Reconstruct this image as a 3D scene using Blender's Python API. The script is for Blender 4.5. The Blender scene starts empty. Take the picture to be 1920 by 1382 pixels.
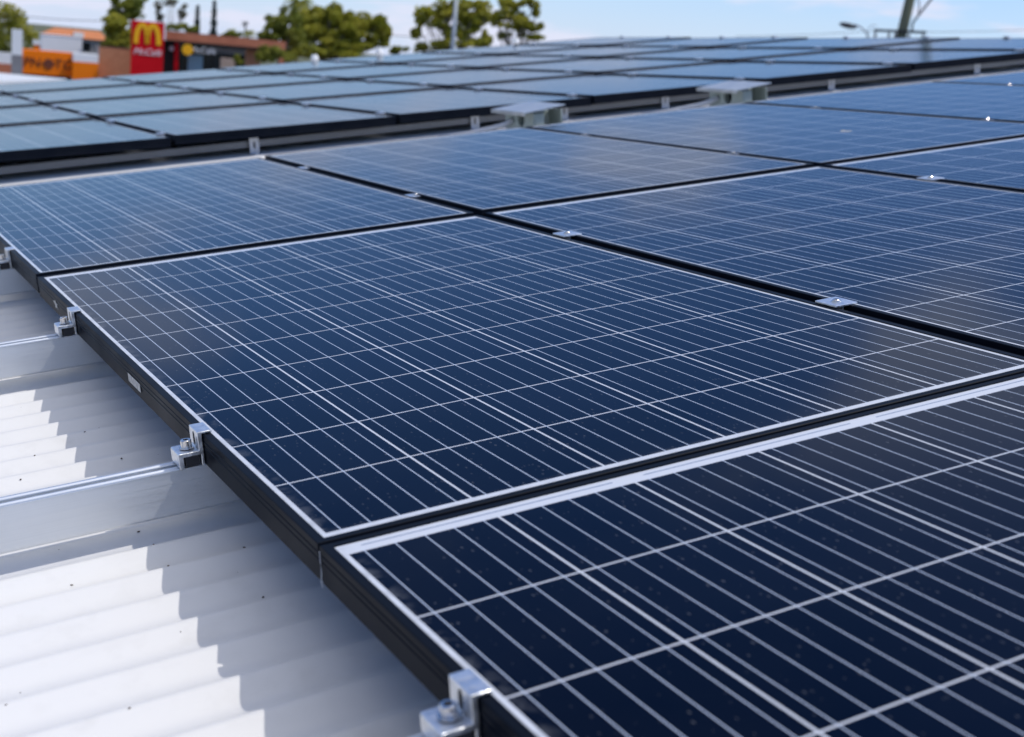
import bpy, bmesh, math, random
from mathutils import Vector, Matrix, Euler, noise as mnoise
random.seed(7)
sc = bpy.context.scene
C = sc.collection
PI = math.pi

# ------------------------------------------------------------------ camera / frames
H = 4.8                                   # eye height above the street
MCW = Matrix(((0.9959744, 0.0896377, 0.0), (0.0195995, -0.2177724, 0.9758028), (0.0874687, -0.9718746, -0.2186526)))
MR = Matrix(((0.8648351, -0.4805993, -0.1452051), (0.4780624, 0.8766509, -0.0542177), (0.1533512, -0.0225277, 0.9879149)))
CR = Vector((-0.3631235, 0.4990756, 0.5002242))   # camera in the roof frame
F = 2537.8
CAM = Vector((0, 0, H))
cam = bpy.data.cameras.new('camera'); co = bpy.data.objects.new('camera', cam); C.objects.link(co)
cx, cy, cz = MCW.col[0], MCW.col[1], MCW.col[2]
co.matrix_world = Matrix.Translation(CAM) @ Matrix((cx, -cy, -cz)).transposed().to_4x4()
cam.sensor_width = 36; cam.lens = F / 1920 * 36
cam.clip_start = 0.05; cam.clip_end = 6000
cam.dof.use_dof = True; cam.dof.focus_distance = 1.95; cam.dof.aperture_fstop = 6.3
sc.camera = co
sc.cycles.max_bounces = 6; sc.cycles.diffuse_bounces = 3; sc.cycles.glossy_bounces = 3
ROOF = Matrix.Translation(CAM) @ MR.to_4x4() @ Matrix.Translation(-CR)     # roof frame -> world
SUN = (MR @ Vector((.76, -.50, 1))).normalized()

# ------------------------------------------------------------------ world
w = bpy.data.worlds.new('World'); sc.world = w; w.use_nodes = True
nt = w.node_tree; N = nt.nodes; Lk = nt.links
for n in list(N): N.remove(n)
out = N.new('ShaderNodeOutputWorld'); bg = N.new('ShaderNodeBackground')
sky = N.new('ShaderNodeTexSky'); sky.sky_type = 'NISHITA'; sky.sun_disc = False
sky.sun_elevation = math.asin(SUN.z); sky.sun_rotation = math.atan2(SUN.x, SUN.y)
sky.air_density = 1.0; sky.dust_density = 0.15; sky.ozone_density = 2.0
bg.inputs[1].default_value = 0.15
tc = N.new('ShaderNodeTexCoord'); sep = N.new('ShaderNodeSeparateXYZ'); Lk.new(tc.outputs['Generated'], sep.inputs[0])
def wmath(op, a, b=None):
    m = N.new('ShaderNodeMath'); m.operation = op
    for k, v in enumerate((a, b)):
        if v is None: continue
        if isinstance(v, (int, float)): m.inputs[k].default_value = v
        else: Lk.new(v, m.inputs[k])
    return m.outputs[0]
zz = wmath('ADD', wmath('MAXIMUM', sep.outputs[2], 0.0), 0.16)
cmb = N.new('ShaderNodeCombineXYZ')
Lk.new(wmath('DIVIDE', sep.outputs[0], zz), cmb.inputs[0]); Lk.new(wmath('DIVIDE', sep.outputs[1], zz), cmb.inputs[1])
cmb.inputs[2].default_value = 3.3
nz = N.new('ShaderNodeTexNoise'); nz.inputs['Scale'].default_value = 1.15; nz.inputs['Detail'].default_value = 7; nz.inputs['Roughness'].default_value = .55
Lk.new(cmb.outputs[0], nz.inputs['Vector'])
rp = N.new('ShaderNodeMapRange'); rp.interpolation_type = 'SMOOTHSTEP'
rp.inputs['From Min'].default_value = .49; rp.inputs['From Max'].default_value = .60; rp.inputs['To Max'].default_value = .8
Lk.new(nz.outputs[0], rp.inputs['Value'])
tint = N.new('ShaderNodeMixRGB'); tint.blend_type = 'MULTIPLY'; tint.inputs[0].default_value = 1; Lk.new(sky.outputs[0], tint.inputs[1]); tint.inputs[2].default_value = (.54, .78, 1.14, 1)
hf = wmath('MULTIPLY', wmath('EXPONENT', wmath('MULTIPLY', wmath('MAXIMUM', sep.outputs[2], 0.0), -13.0)), .92)
hm = N.new('ShaderNodeMixRGB'); Lk.new(hf, hm.inputs[0]); Lk.new(tint.outputs[0], hm.inputs[1]); hm.inputs[2].default_value = (4.6, 5.05, 6.45, 1)
fd = N.new('ShaderNodeMapRange'); fd.interpolation_type = 'SMOOTHSTEP'; Lk.new(sep.outputs[2], fd.inputs['Value'])      # patches only low down
fd.inputs['From Min'].default_value = .34; fd.inputs['From Max'].default_value = .48; fd.inputs['To Min'].default_value = 1; fd.inputs['To Max'].default_value = .12
patch = wmath('MULTIPLY', rp.outputs[0], fd.outputs[0])
ov = N.new('ShaderNodeMapRange'); ov.interpolation_type = 'SMOOTHSTEP'; Lk.new(sep.outputs[2], ov.inputs['Value'])      # unseen overhead cloud, added to whiten the ambient light on the roof
ov.inputs['From Min'].default_value = .60; ov.inputs['From Max'].default_value = .85; ov.inputs['To Max'].default_value = .95
mx = N.new('ShaderNodeMixRGB'); Lk.new(patch, mx.inputs[0]); Lk.new(hm.outputs[0], mx.inputs[1]); mx.inputs[2].default_value = (5.4, 5.5, 6.6, 1)
m2 = N.new('ShaderNodeMixRGB'); Lk.new(ov.outputs[0], m2.inputs[0]); Lk.new(mx.outputs[0], m2.inputs[1]); m2.inputs[2].default_value = (6.2, 6.15, 6.25, 1)
Lk.new(m2.outputs[0], bg.inputs[0]); Lk.new(bg.outputs[0], out.inputs[0])

sl = bpy.data.lights.new('sun', 'SUN'); sl.energy = 2.4; sl.angle = math.radians(.53); sl.color = (1, .96, .9)
so = bpy.data.objects.new('sun', sl); C.objects.link(so); so.rotation_euler = SUN.to_track_quat('Z', 'Y').to_euler()
sc.view_settings.view_transform = 'Standard'; sc.view_settings.look = 'None'
sc.view_settings.exposure = -0.03; sc.view_settings.gamma = 1

# ------------------------------------------------------------------ materials
def mat(name, col=(.5, .5, .5), rough=.6, metal=0., ior=1.5, spec=.5):
    m = bpy.data.materials.new(name); m.use_nodes = True
    b = m.node_tree.nodes['Principled BSDF']
    b.inputs['Base Color'].default_value = (*col, 1); b.inputs['Roughness'].default_value = rough
    b.inputs['Metallic'].default_value = metal; b.inputs['IOR'].default_value = ior
    b.inputs['Specular IOR Level'].default_value = spec
    return m
class G:                                   # tiny node-graph helper
    def __init__(s, m): s.nt = m.node_tree; s.N = s.nt.nodes; s.L = s.nt.links; s.b = s.N['Principled BSDF']
    def m(s, op, a, b=None, c=None):
        n = s.N.new('ShaderNodeMath'); n.operation = op
        for k, v in enumerate((a, b, c)):
            if v is None: continue
            if isinstance(v, (int, float)): n.inputs[k].default_value = v
            else: s.L.new(v, n.inputs[k])
        return n.outputs[0]
    def mix(s, f, a, b):
        n = s.N.new('ShaderNodeMixRGB')
        for k, v in enumerate((f, a, b)):
            if isinstance(v, (int, float)): n.inputs[k].default_value = v
            elif isinstance(v, tuple): n.inputs[k].default_value = (*v, 1)
            else: s.L.new(v, n.inputs[k])
        return n.outputs[0]
    def noise(s, vec, scale, detail=3, rough=.5):
        n = s.N.new('ShaderNodeTexNoise'); n.inputs['Scale'].default_value = scale; n.inputs['Detail'].default_value = detail
        n.inputs['Roughness'].default_value = rough
        if vec: s.L.new(vec, n.inputs['Vector'])
        return n
    def ramp(s, v, a, b, c=0., d=1.):
        n = s.N.new('ShaderNodeMapRange'); s.L.new(v, n.inputs['Value'])
        for k, x in zip(('From Min', 'From Max', 'To Min', 'To Max'), (a, b, c, d)): n.inputs[k].default_value = x
        return n.outputs[0]
    def obj(s): return s.N.new('ShaderNodeTexCoord').outputs['Object']
    def map(s, vec, sc=(1, 1, 1)):
        n = s.N.new('ShaderNodeMapping'); s.L.new(vec, n.inputs['Vector']); n.inputs['Scale'].default_value = sc; return n.outputs[0]
    def bump(s, h, st, dist=.01):
        n = s.N.new('ShaderNodeBump'); n.inputs['Strength'].default_value = st; n.inputs['Distance'].default_value = dist
        s.L.new(h, n.inputs['Height']); s.L.new(n.outputs[0], s.b.inputs['Normal'])
def varied(name, c1, c2, scale, rough=.6, metal=0., bump=0., stretch=(1, 1, 1), **k):
    m = mat(name, c1, rough, metal, **k); g = G(m)
    nn = g.noise(g.map(g.obj(), stretch), scale, 5)
    g.L.new(g.mix(g.ramp(nn.outputs[0], .35, .65), c1, c2), g.b.inputs['Base Color'])
    g.L.new(g.ramp(nn.outputs[0], .2, .8, rough * .8, min(1, rough * 1.2)), g.b.inputs['Roughness'])
    if bump: g.bump(nn.outputs[0], bump)
    return m

PW, PL = .992, 1.664                       # module outline
def solar_material():
    m = mat('solar_cells', (.01, .02, .06), .1, 0, 1.14); g = G(m); M = g.m
    sx = g.N.new('ShaderNodeSeparateXYZ'); o = g.obj(); g.L.new(o, sx.inputs[0]); x, y = sx.outputs[0], sx.outputs[1]
    px, py = .1602, .161
    u = M('DIVIDE', M('SUBTRACT', x, .0155), px); v = M('DIVIDE', M('SUBTRACT', y, .021), py)
    fu = M('MULTIPLY', M('FRACT', u), px); fv = M('MULTIPLY', M('FRACT', v), py)
    inx = M('MULTIPLY', M('GREATER_THAN', u, 0), M('LESS_THAN', u, 6)); iny = M('MULTIPLY', M('GREATER_THAN', v, 0), M('LESS_THAN', v, 10))
    inside = M('MULTIPLY', inx, iny)
    cellx = M('LESS_THAN', M('ABSOLUTE', M('SUBTRACT', fu, px / 2)), px / 2 - .0013)
    celly = M('LESS_THAN', M('ABSOLUTE', M('SUBTRACT', fv, py / 2)), py / 2 - .0012)
    cell = M('MULTIPLY', M('MULTIPLY', cellx, celly), inside)
    # soldered bus bars: five to a cell, running the length of the module
    t = M('FRACT', M('DIVIDE', M('SUBTRACT', fu, .0013), (px - .0026) / 5))
    bar = M('MULTIPLY', M('LESS_THAN', M('ABSOLUTE', M('SUBTRACT', t, .5)), .0185), inside)
    # string ribbons in the far margin, every two cells
    ry = M('LESS_THAN', M('ABSOLUTE', M('SUBTRACT', y, 1.6440)), .0011)
    rx = M('LESS_THAN', M('ABSOLUTE', M('SUBTRACT', M('FRACT', M('DIVIDE', M('SUBTRACT', x, .0155), px * 2)), .5)), .44)
    rib = M('MULTIPLY', M('MULTIPLY', ry, rx), inx)
    # cell tint differs a little from cell to cell
    cv = g.N.new('ShaderNodeCombineXYZ'); g.L.new(M('FLOOR', u), cv.inputs[0]); g.L.new(M('FLOOR', v), cv.inputs[1])
    oi = g.N.new('ShaderNodeObjectInfo'); g.L.new(M('MULTIPLY', oi.outputs['Random'], 50), cv.inputs[2])
    wn = g.N.new('ShaderNodeTexWhiteNoise'); g.L.new(cv.outputs[0], wn.inputs['Vector'])
    cellc = g.mix(wn.outputs['Value'], (.0004, .0020, .0085), (.0008, .0032, .0120))
    # offset noise per module
    ov = g.N.new('ShaderNodeCombineXYZ'); g.L.new(M('MULTIPLY', oi.outputs['Random'], 37), ov.inputs[0]); g.L.new(M('MULTIPLY', oi.outputs['Random'], 11), ov.inputs[1])
    va = g.N.new('ShaderNodeVectorMath'); va.operation = 'ADD'; g.L.new(o, va.inputs[0]); g.L.new(ov.outputs[0], va.inputs[1]); P = va.outputs[0]
    col = g.mix(cell, (.60, .63, .69), cellc)
    col = g.mix(bar, col, (.50, .57, .70))
    col = g.mix(rib, col, (.17, .22, .34))
    # dust film, rain-dried specks and dirt that gathers along the frame
    film = g.ramp(g.noise(P, 5, 5, .6).outputs[0], .35, .75, .001, .010)
    vo = g.N.new('ShaderNodeTexVoronoi'); vo.inputs['Scale'].default_value = 190; g.L.new(g.map(P, (1, .45, 1)), vo.inputs['Vector'])
    cs = g.N.new('ShaderNodeSeparateXYZ'); g.L.new(vo.outputs['Color'], cs.inputs[0])
    spk = M('MULTIPLY', M('LESS_THAN', vo.outputs['Distance'], M('MULTIPLY', cs.outputs[1], .23)), M('GREATER_THAN', cs.outputs[0], .4))
    spk = M('MULTIPLY', spk, g.ramp(g.noise(P, 18, 3).outputs[0], .35, .65, .04, .26))
    spk = M('MULTIPLY', spk, M('ADD', M('MULTIPLY', cs.outputs[2], .8), .2))
    vb = g.N.new('ShaderNodeTexVoronoi'); vb.inputs['Scale'].default_value = 17; g.L.new(P, vb.inputs['Vector'])
    cb = g.N.new('ShaderNodeSeparateXYZ'); g.L.new(vb.outputs['Color'], cb.inputs[0])
    big = M('MULTIPLY', M('LESS_THAN', vb.outputs['Distance'], .035), M('GREATER_THAN', cb.outputs[0], .96))
    ed = M('MINIMUM', M('SUBTRACT', x, .009), M('SUBTRACT', y, .008))
    edge = M('MULTIPLY', g.ramp(ed, .0, .022, .45, 0.), g.ramp(g.noise(P, 40, 4).outputs[0], .45, .7, 0., 1.))
    dirt = M('MINIMUM', M('ADD', M('ADD', film, spk), edge), .6)
    col = g.mix(dirt, col, (.27, .28, .30))
    col = g.mix(M('MULTIPLY', big, .5), col, (.34, .30, .22))
    # textured anti-reflective solar glass: weak reflection face-on, and less than a mirror at a grazing angle
    df = g.N.new('ShaderNodeBsdfDiffuse'); g.L.new(col, df.inputs[0])
    gl = g.N.new('ShaderNodeBsdfGlossy'); gl.inputs[0].default_value = (.84, .93, 1, 1)
    g.L.new(g.ramp(g.noise(P, 2.2, 4, .6).outputs[0], .3, .7, .055, .11), gl.inputs['Roughness'])
    fr = g.N.new('ShaderNodeFresnel'); fr.inputs[0].default_value = 1.16
    Fv = M('DIVIDE', fr.outputs[0], M('ADD', M('MULTIPLY', fr.outputs[0], .55), 1.0))
    ms = g.N.new('ShaderNodeMixShader'); g.L.new(Fv, ms.inputs[0]); g.L.new(df.outputs[0], ms.inputs[1]); g.L.new(gl.outputs[0], ms.inputs[2])
    g.L.new(ms.outputs[0], g.N['Material Output'].inputs['Surface'])
    return m
M_cell = solar_material()
M_frame = varied('black_anodised_aluminium', (.004, .006, .011), (.007, .009, .014), 9, .4, 0., ior=1.3, spec=.08)
def brushed(name, c, rough, sc_=(2, 300, 300)):
    m = mat(name, c, rough, 1.); g = G(m)
    nn = g.noise(g.map(g.obj(), sc_), 1.5, 3)
    g.L.new(g.ramp(nn.outputs[0], .3, .7, rough * .8, rough * 1.25), g.b.inputs['Roughness'])
    n2 = g.noise(g.obj(), 12, 4)
    g.L.new(g.mix(n2.outputs[0], c, tuple(v * .86 for v in c)), g.b.inputs['Base Color'])
    g.bump(nn.outputs[0], .12, .001); return m
M_rail = brushed('mill_finish_aluminium', (.80, .82, .84), .5)
M_rail_shaded = brushed('shaded_aluminium', (.20, .21, .225), .5)  # darker copy of the rail metal: shade under the rear array put into colour
M_clamp = varied('cast_aluminium', (.68, .70, .73), (.80, .82, .85), 90, .36, .97, bump=.2)
M_footm = varied('dull_galvanised_steel', (.55, .57, .60), (.62, .64, .67), 60, .5, .5)
M_steel = mat('stainless_bolt', (.66, .63, .60), .2, 1.)
M_dark = mat('black_nut', (.05, .05, .055), .5, .6)  # black metal of the channel nut
def roof_mat():
    m = mat('white_roof_paint', (.75, .745, .735), .38); g = G(m)
    o = g.obj(); a = g.noise(g.map(o, (.6, 5, 1)), 3, 5); b = g.noise(o, 26, 4, .6)
    f = g.m('MULTIPLY', g.ramp(b.outputs[0], .5, .8, 0, .35), g.ramp(a.outputs[0], .35, .7, .2, 1))
    g.L.new(g.mix(f, (.77, .76, .745), (.50, .485, .46)), g.b.inputs['Base Color']); return m
M_roof = roof_mat()
M_green = varied('grey_green_enclosure', (.26, .31, .28), (.33, .38, .35), 30, .45)
M_lid = varied('galvanised_lid', (.46, .48, .49), (.56, .58, .59), 25, .38, .6)
M_hole = mat('dark_hole', (.01, .01, .01), .8)
M_conduit = mat('grey_conduit', (.50, .51, .53), .45)
M_sticker = varied('paper_label', (.62, .60, .55), (.30, .29, .28), 420, .7, stretch=(1, 1, .25))
M_seed = varied('dry_seed', (.10, .055, .02), (.05, .03, .015), 300, .8)

# ------------------------------------------------------------------ helpers
def me(bm, name, m, smooth=False):
    d = bpy.data.meshes.new(name); bm.to_mesh(d); bm.free(); d.materials.append(m)
    if smooth:
        for p in d.polygons: p.use_smooth = True
    return d
def link(name, data, parent=None, M=None):
    o = bpy.data.objects.new(name, data); C.objects.link(o)
    if parent: o.parent = parent
    if M is not None: o.matrix_world = M if parent is None else M
    return o
def tag(o, label, cat, group=None, kind=None):
    if label: o['label'] = label
    if cat: o['category'] = cat
    if group: o['group'] = group
    if kind: o['kind'] = kind
    return o
def thing(name, M, label, cat, group=None):
    o = bpy.data.objects.new(name, None); C.objects.link(o); o.matrix_world = M; o.empty_display_size = .1
    return tag(o, label, cat, group)
def box(bm, x0, x1, y0, y1, z0, z1, bev=0.):
    r = bmesh.ops.create_cube(bm, size=1, matrix=Matrix.Translation(((x0 + x1) / 2, (y0 + y1) / 2, (z0 + z1) / 2)) @ Matrix.Diagonal((x1 - x0, y1 - y0, z1 - z0, 1)))
    if bev:
        es = list({e for v in r['verts'] for e in v.link_edges})
        bmesh.ops.bevel(bm, geom=es, offset=bev, segments=2, affect='EDGES', profile=.5)
def cyl(bm, p, r, h, ax='z', seg=20, r2=None):
    R = {'z': Matrix.Identity(4), 'x': Matrix.Rotation(PI / 2, 4, 'Y'), 'y': Matrix.Rotation(-PI / 2, 4, 'X')}[ax]
    bmesh.ops.create_cone(bm, cap_ends=True, segments=seg, radius1=r, radius2=r if r2 is None else r2, depth=h, matrix=Matrix.Translation(p) @ R)
def tube(bm, pts, r, seg=8, r1=None):
    pts = [Vector(p) for p in pts]; rings = []
    for i, p in enumerate(pts):
        d = (pts[min(i + 1, len(pts) - 1)] - pts[max(i - 1, 0)]).normalized()
        a = d.cross(Vector((0, 0, 1))); a = a.normalized() if a.length > .01 else Vector((1, 0, 0)); b = d.cross(a)
        rr = r if r1 is None else r + (r1 - r) * i / (len(pts) - 1)
        rings.append([bm.verts.new(p + (a * math.cos(t) + b * math.sin(t)) * rr) for t in [2 * PI * k / seg for k in range(seg)]])
    for A, B in zip(rings, rings[1:]):
        for k in range(seg): bm.faces.new((A[k], A[(k + 1) % seg], B[(k + 1) % seg], B[k]))
    bm.faces.new(rings[0][::-1]); bm.faces.new(rings[-1])
def prism(bm, pts, y0, y1, plane='xz'):
    """extrude an outline of (a, b) points; plane xz is extruded along y, yz along x"""
    f = (lambda a, b, t: (a, t, b)) if plane == 'xz' else (lambda a, b, t: (t, a, b))
    A = [bm.verts.new(f(a, b, y0)) for a, b in pts]; B = [bm.verts.new(f(a, b, y1)) for a, b in pts]
    n = len(pts)
    for k in range(n): bm.faces.new((A[k], A[(k + 1) % n], B[(k + 1) % n], B[k]))
    bm.faces.new(A[::-1]); bm.faces.new(B)
    bmesh.ops.recalc_face_normals(bm, faces=bm.faces)
def child(name, data, parent):
    o = bpy.data.objects.new(name, data); C.objects.link(o); o.parent = parent; return o

# ------------------------------------------------------------------ solar module
def frame_mesh():
    bm = bmesh.new()
    prof = [(.0008, 0), (0, -.0008), (0, -.0085), (-.0009, -.0092), (-.0009, -.0112), (0, -.0118), (0, -.0155), (-.0009, -.0162), (-.0009, -.0182),
            (0, -.019), (0, -.0395), (.001, -.040), (.028, -.040), (.028, -.0385), (.002, -.0385), (.002, -.0065), (1, -.0065), (1, -.0003), (.997, 0)]
    rings = []
    for (X, Y, sx, sy) in ((0, 0, 1, 1), (PW, 0, -1, 1), (PW, PL, -1, -1), (0, PL, 1, -1)):
        ring = []
        for d, z in prof:
            if d > .9: dx, dy = .0105 - (1 - d) * .2, .0100 - (1 - d) * .2
            else: dx = dy = d
            ring.append(bm.verts.new((X + sx * dx, Y + sy * dy, z)))
        rings.append(ring)
    n = len(prof)
    for a in range(4):
        A, B = rings[a], rings[(a + 1) % 4]
        for k in range(n): bm.faces.new((A[k], A[(k + 1) % n], B[(k + 1) % n], B[k]))
    bmesh.ops.recalc_face_normals(bm, faces=bm.faces)
    return me(bm, 'frame', M_frame)
def glass_mesh():
    bm = bmesh.new(); box(bm, .0104, PW - .0104, .0099, PL - .0099, -.006, -.0012)
    return me(bm, 'cell_glass', M_cell)
D_frame, D_glass = frame_mesh(), glass_mesh()
ORD = ['first', 'second', 'third', 'fourth', 'fifth', 'sixth', 'seventh', 'eighth']
def panel(M, label, group):
    p = thing('solar_panel', ROOF @ M, label, 'solar panel', group)
    child('frame', D_frame, p); child('cell_glass', D_glass, p)
    return p
# front array: modules in view only (plus one beyond the frame edge)
PX, PY = 1.012, 1.67
A_rows = {0: 2, 1: 4, 2: 6}
front = {}
rown = ['nearest row', 'middle row', 'farthest row']
for j, nc in A_rows.items():
    for i in range(nc):
        M = Matrix.Translation((i * PX + .005, j * PY + (-.001 if j < 2 else .009), (0 if j < 2 else .004) + (.003 if i else 0) + random.uniform(-.0006, .0006)))
        lab = 'solar panel, %s of the front array, %s from its left edge' % (rown[j], ORD[i])
        front[i, j] = panel(M, lab, 'solar panels of the front array')
# labels and drip on the outer side of the left modules (parts of those modules)
def sticker(parent, y0, y1, z0, z1, pts=None):
    bm = bmesh.new()
    if pts is None: box(bm, -.0014, -.0011, y0, y1, z0, z1)
    else: prism(bm, pts, -.0014, -.0011, 'yz')
    o = child('sticker', me(bm, 'sticker', M_sticker), parent); o['label'] = 'small white paper label on the frame side'
sticker(front[0, 1], .755, .835, -.0285, -.0155)
sticker(front[0, 1], 1.435, 1.49, -.028, -.016, [(1.435, -.028), (1.448, -.024), (1.462, -.029), (1.468, -.021), (1.488, -.018), (1.470, -.0165), (1.460, -.0125), (1.452, -.018), (1.438, -.0165), (1.446, -.021)])
bm = bmesh.new(); tube(bm, [(-.002, PL - .004, -.004), (-.0025, PL - .005, -.014), (-.002, PL - .004, -.024), (-.0035, PL - .006, -.036), (-.003, PL - .008, -.040)], .0006, 6)
o = child('drip_wire', me(bm, 'drip_wire', M_conduit), front[0, 0]); o['label'] = 'thin pale wire hanging at the frame corner'

bm = bmesh.new(); rr = random.Random(4)
for k in range(7): bmesh.ops.create_icosphere(bm, subdivisions=2, radius=.007, matrix=Matrix.Translation((.545 + rr.uniform(-.009, .009), .531 + rr.uniform(-.02, .02), -.001)) @ Matrix.Diagonal((rr.uniform(.6, 1.2), rr.uniform(.8, 1.6), .12, 1)))
child('dropping', me(bm, 'dropping', M_sticker, True), front[2, 2])['label'] = 'small white bird dropping'

# rear array
DX, DY, DZ, GB = .9903, 3 * PY + 1.1697, -.0153, -.0039
def zb(i, j): return DZ - .00128 * i - .0045 * j + .00127 * (i - 3) ** 2 + .00083 * j * j
RB = Matrix.Translation((DX, DY, 0)) @ Matrix.Rotation(GB, 4, 'Z')
rear_rows = ['front row', 'second row', 'third row', 'back row']
for j in range(4):
    for i in range(-2, 6):
        z00, z10, z01, z11 = zb(i, j), zb(i + 1, j), zb(i, j + 1), zb(i + 1, j + 1)
        ex = Vector((PX, 0, (z10 - z00 + z11 - z01) / 2)).normalized(); ey = Vector((0, PY, (z01 - z00 + z11 - z10) / 2)).normalized()
        ez = ex.cross(ey).normalized(); ey = ez.cross(ex)
        R = Matrix((ex, ey, ez)).transposed().to_4x4()
        ey = (ey - ez * (.008 / PY)).normalized(); ez = ex.cross(ey); ex = (ex - ez * (.007 / PX)).normalized(); ez = ex.cross(ey).normalized(); R = Matrix((ex, ey, ez)).transposed().to_4x4()
        zc = (z00 + z10 + z01 + z11) / 4 - (ex.z * PX + ey.z * PY) / 2
        M = RB @ Matrix.Translation((i * PX + .01, j * PY + .003, zc)) @ R
        if i == -2 and j > 0: continue
        lab = 'solar panel, %s of the rear array, %s from its right end' % (rear_rows[j], ORD[5 - i])
        panel(M, lab, 'solar panels of the rear array')

# ------------------------------------------------------------------ rails
def rail_mesh(L, h=.058, m=None):
    w2, s, gdep = .0185, .0045, .010      # half width, height, half slot, slot depth
    o = [(-w2, 0), (-w2, -.0015), (-w2 + .0008, -.002), (-w2 + .0008, -h + .006), (-w2 + .0008, -h + .003), (-w2 + .003, -h), (w2 - .003, -h), (w2 - .0008, -h + .003),
         (w2 - .0008, -h + .006), (w2 - .0008, -.002), (w2, -.0015), (w2, 0), (w2 - .004, 0), (w2 - .005, -.0018), (s + .003, -.0018), (s + .002, 0), (s, 0), (s, -gdep), (-s, -gdep), (-s, 0), (-s - .002, 0), (-s - .003, -.0018), (-w2 + .005, -.0018), (-w2 + .004, 0)]
    bm = bmesh.new(); prism(bm, o, 0, L, 'yz'); return me(bm, 'mounting_rail', m or M_rail)
RAILS_A = [1.342, 2.106, 2.946, 3.735, 4.585]
RAILS_B = [6.30, 7.43, 8.19, 9.07, 9.98, 10.73, 11.58, 12.42]
hw = ['under the nearest panel row', 'crossing near half of middle panel row', 'under the far half of the middle panel row',
      'under the near half of the farthest panel row', 'along the far edge of the front array']
for k, y in enumerate(RAILS_A):
    M = Matrix.Translation((-1.6, y, -.0405))
    o = link('mounting_rail', rail_mesh(6.1 if k > 2 else 4.6), None, ROOF @ M)
    tag(o, 'silver rail, ' + hw[k], 'rail', 'mounting rails of the front array')
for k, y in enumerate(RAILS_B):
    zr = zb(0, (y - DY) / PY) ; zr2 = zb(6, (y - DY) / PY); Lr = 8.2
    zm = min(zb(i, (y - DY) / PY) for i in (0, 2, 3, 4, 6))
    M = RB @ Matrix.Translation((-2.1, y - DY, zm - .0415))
    o = link('mounting_rail', rail_mesh(Lr, .031, M_rail_shaded), None, ROOF @ M)
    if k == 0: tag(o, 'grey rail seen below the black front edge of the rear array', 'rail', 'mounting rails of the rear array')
    else: tag(o, 'grey rail under the rear array, %s behind its front rail' % ORD[k - 1], 'rail', 'mounting rails of the rear array')

# ------------------------------------------------------------------ clamps
def end_body():
    bm = bmesh.new()
    # profile in x-z (x=0 is the module's outer edge), extruded 40 mm along y
    prism(bm, [(-.0065, .004), (.0115, .004), (.0118, .0012), (-.0012, .0012), (-.0012, -.0385), (-.0045, -.0385), (-.0045, -.0245), (-.0265, -.0245), (-.0265, -.0395), (-.031, -.0395), (-.0325, -.036), (-.0325, -.0205), (-.031, -.0195), (-.0065, -.0195)], -.0195, .0195)
    bmesh.ops.bevel(bm, geom=list(bm.edges), offset=.0005, segments=1, affect='EDGES')
    return me(bm, 'clamp_body', M_clamp)
def end_slot():
    bm = bmesh.new()
    pts = [(.0035 * math.cos(t) , .0035 * math.sin(t) + (.005 if math.sin(t) >= 0 else -.005)) for t in [2 * PI * k / 20 for k in range(20)]]
    prism(bm, [(a, b - .008) for a, b in pts], -.0068, -.0064, 'yz'); return me(bm, 'slot', M_hole)
def bolt_mesh(r=.0068, h=.0105):
    bm = bmesh.new()
    # socket head with a hex recess
    seg = 24; z1 = h
    rings = []
    for rr, z in ((r, 0), (r, z1 - .001), (r - .0008, z1)): rings.append([bm.verts.new((rr * math.cos(2 * PI * k / seg), rr * math.sin(2 * PI * k / seg), z)) for k in range(seg)])
    hexr = lambda k: (r * .56) / max(math.cos(((2 * PI * k / seg) % (PI / 3)) - PI / 6), .8) * .87
    for z in (z1, z1 - .006): rings.append([bm.verts.new((hexr(k) * math.cos(2 * PI * k / seg), hexr(k) * math.sin(2 * PI * k / seg), z)) for k in range(seg)])
    for A, B in zip(rings, rings[1:]):
        for k in range(seg): bm.faces.new((A[k], A[(k + 1) % seg], B[(k + 1) % seg], B[k]))
    bm.faces.new(rings[-1]); bm.faces.new(rings[0][::-1])
    cyl(bm, (0, 0, .0006), r * 1.35, .0012)
    bmesh.ops.recalc_face_normals(bm, faces=bm.faces)
    return me(bm, 'bolt', M_steel)
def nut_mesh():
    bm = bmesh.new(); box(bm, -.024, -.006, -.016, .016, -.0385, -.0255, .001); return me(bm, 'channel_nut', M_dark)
D_eb, D_es, D_bolt, D_nut = end_body(), end_slot(), bolt_mesh(), nut_mesh()
endl = ['blurred silver end clamp nearest the camera on the left edge', 'sharp silver end clamp on the long bright rail beside the middle panel row',
        'silver end clamp by the small white torn label on the left edge', 'silver end clamp cut by the left side of the photo', 'silver end clamp beyond the left side of the photo']
for k, y in enumerate(RAILS_A):
    if k == 4: continue
    t = thing('end_clamp', ROOF @ Matrix.Translation((.0045, y - .006, 0)), endl[k], 'clamp', 'end clamps along the left edge of the front array')
    child('clamp_body', D_eb, t); child('channel_nut', D_nut, t); child('slot', D_es, t)
    b = child('bolt', D_bolt, t); b.location = (-.017, 0, -.0185)
def mid_body():
    bm = bmesh.new()
    box(bm, -.021, .021, -.025, .025, .0012, .0046, .0006)
    box(bm, -.0085, -.0055, -.0235, .0235, -.034, .0013); box(bm, .0055, .0085, -.0235, .0235, -.034, .0013)
    return me(bm, 'clamp_body', M_clamp)
def mid_bolt():
    d = bolt_mesh(.0062, .0036)
    return d
D_mb, D_mbolt = mid_body(), mid_bolt()
seamn = ['first', 'second', 'third', 'fourth', 'fifth']
near_by = {(1, 1): 'on the bottom-left corner of', }
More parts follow.
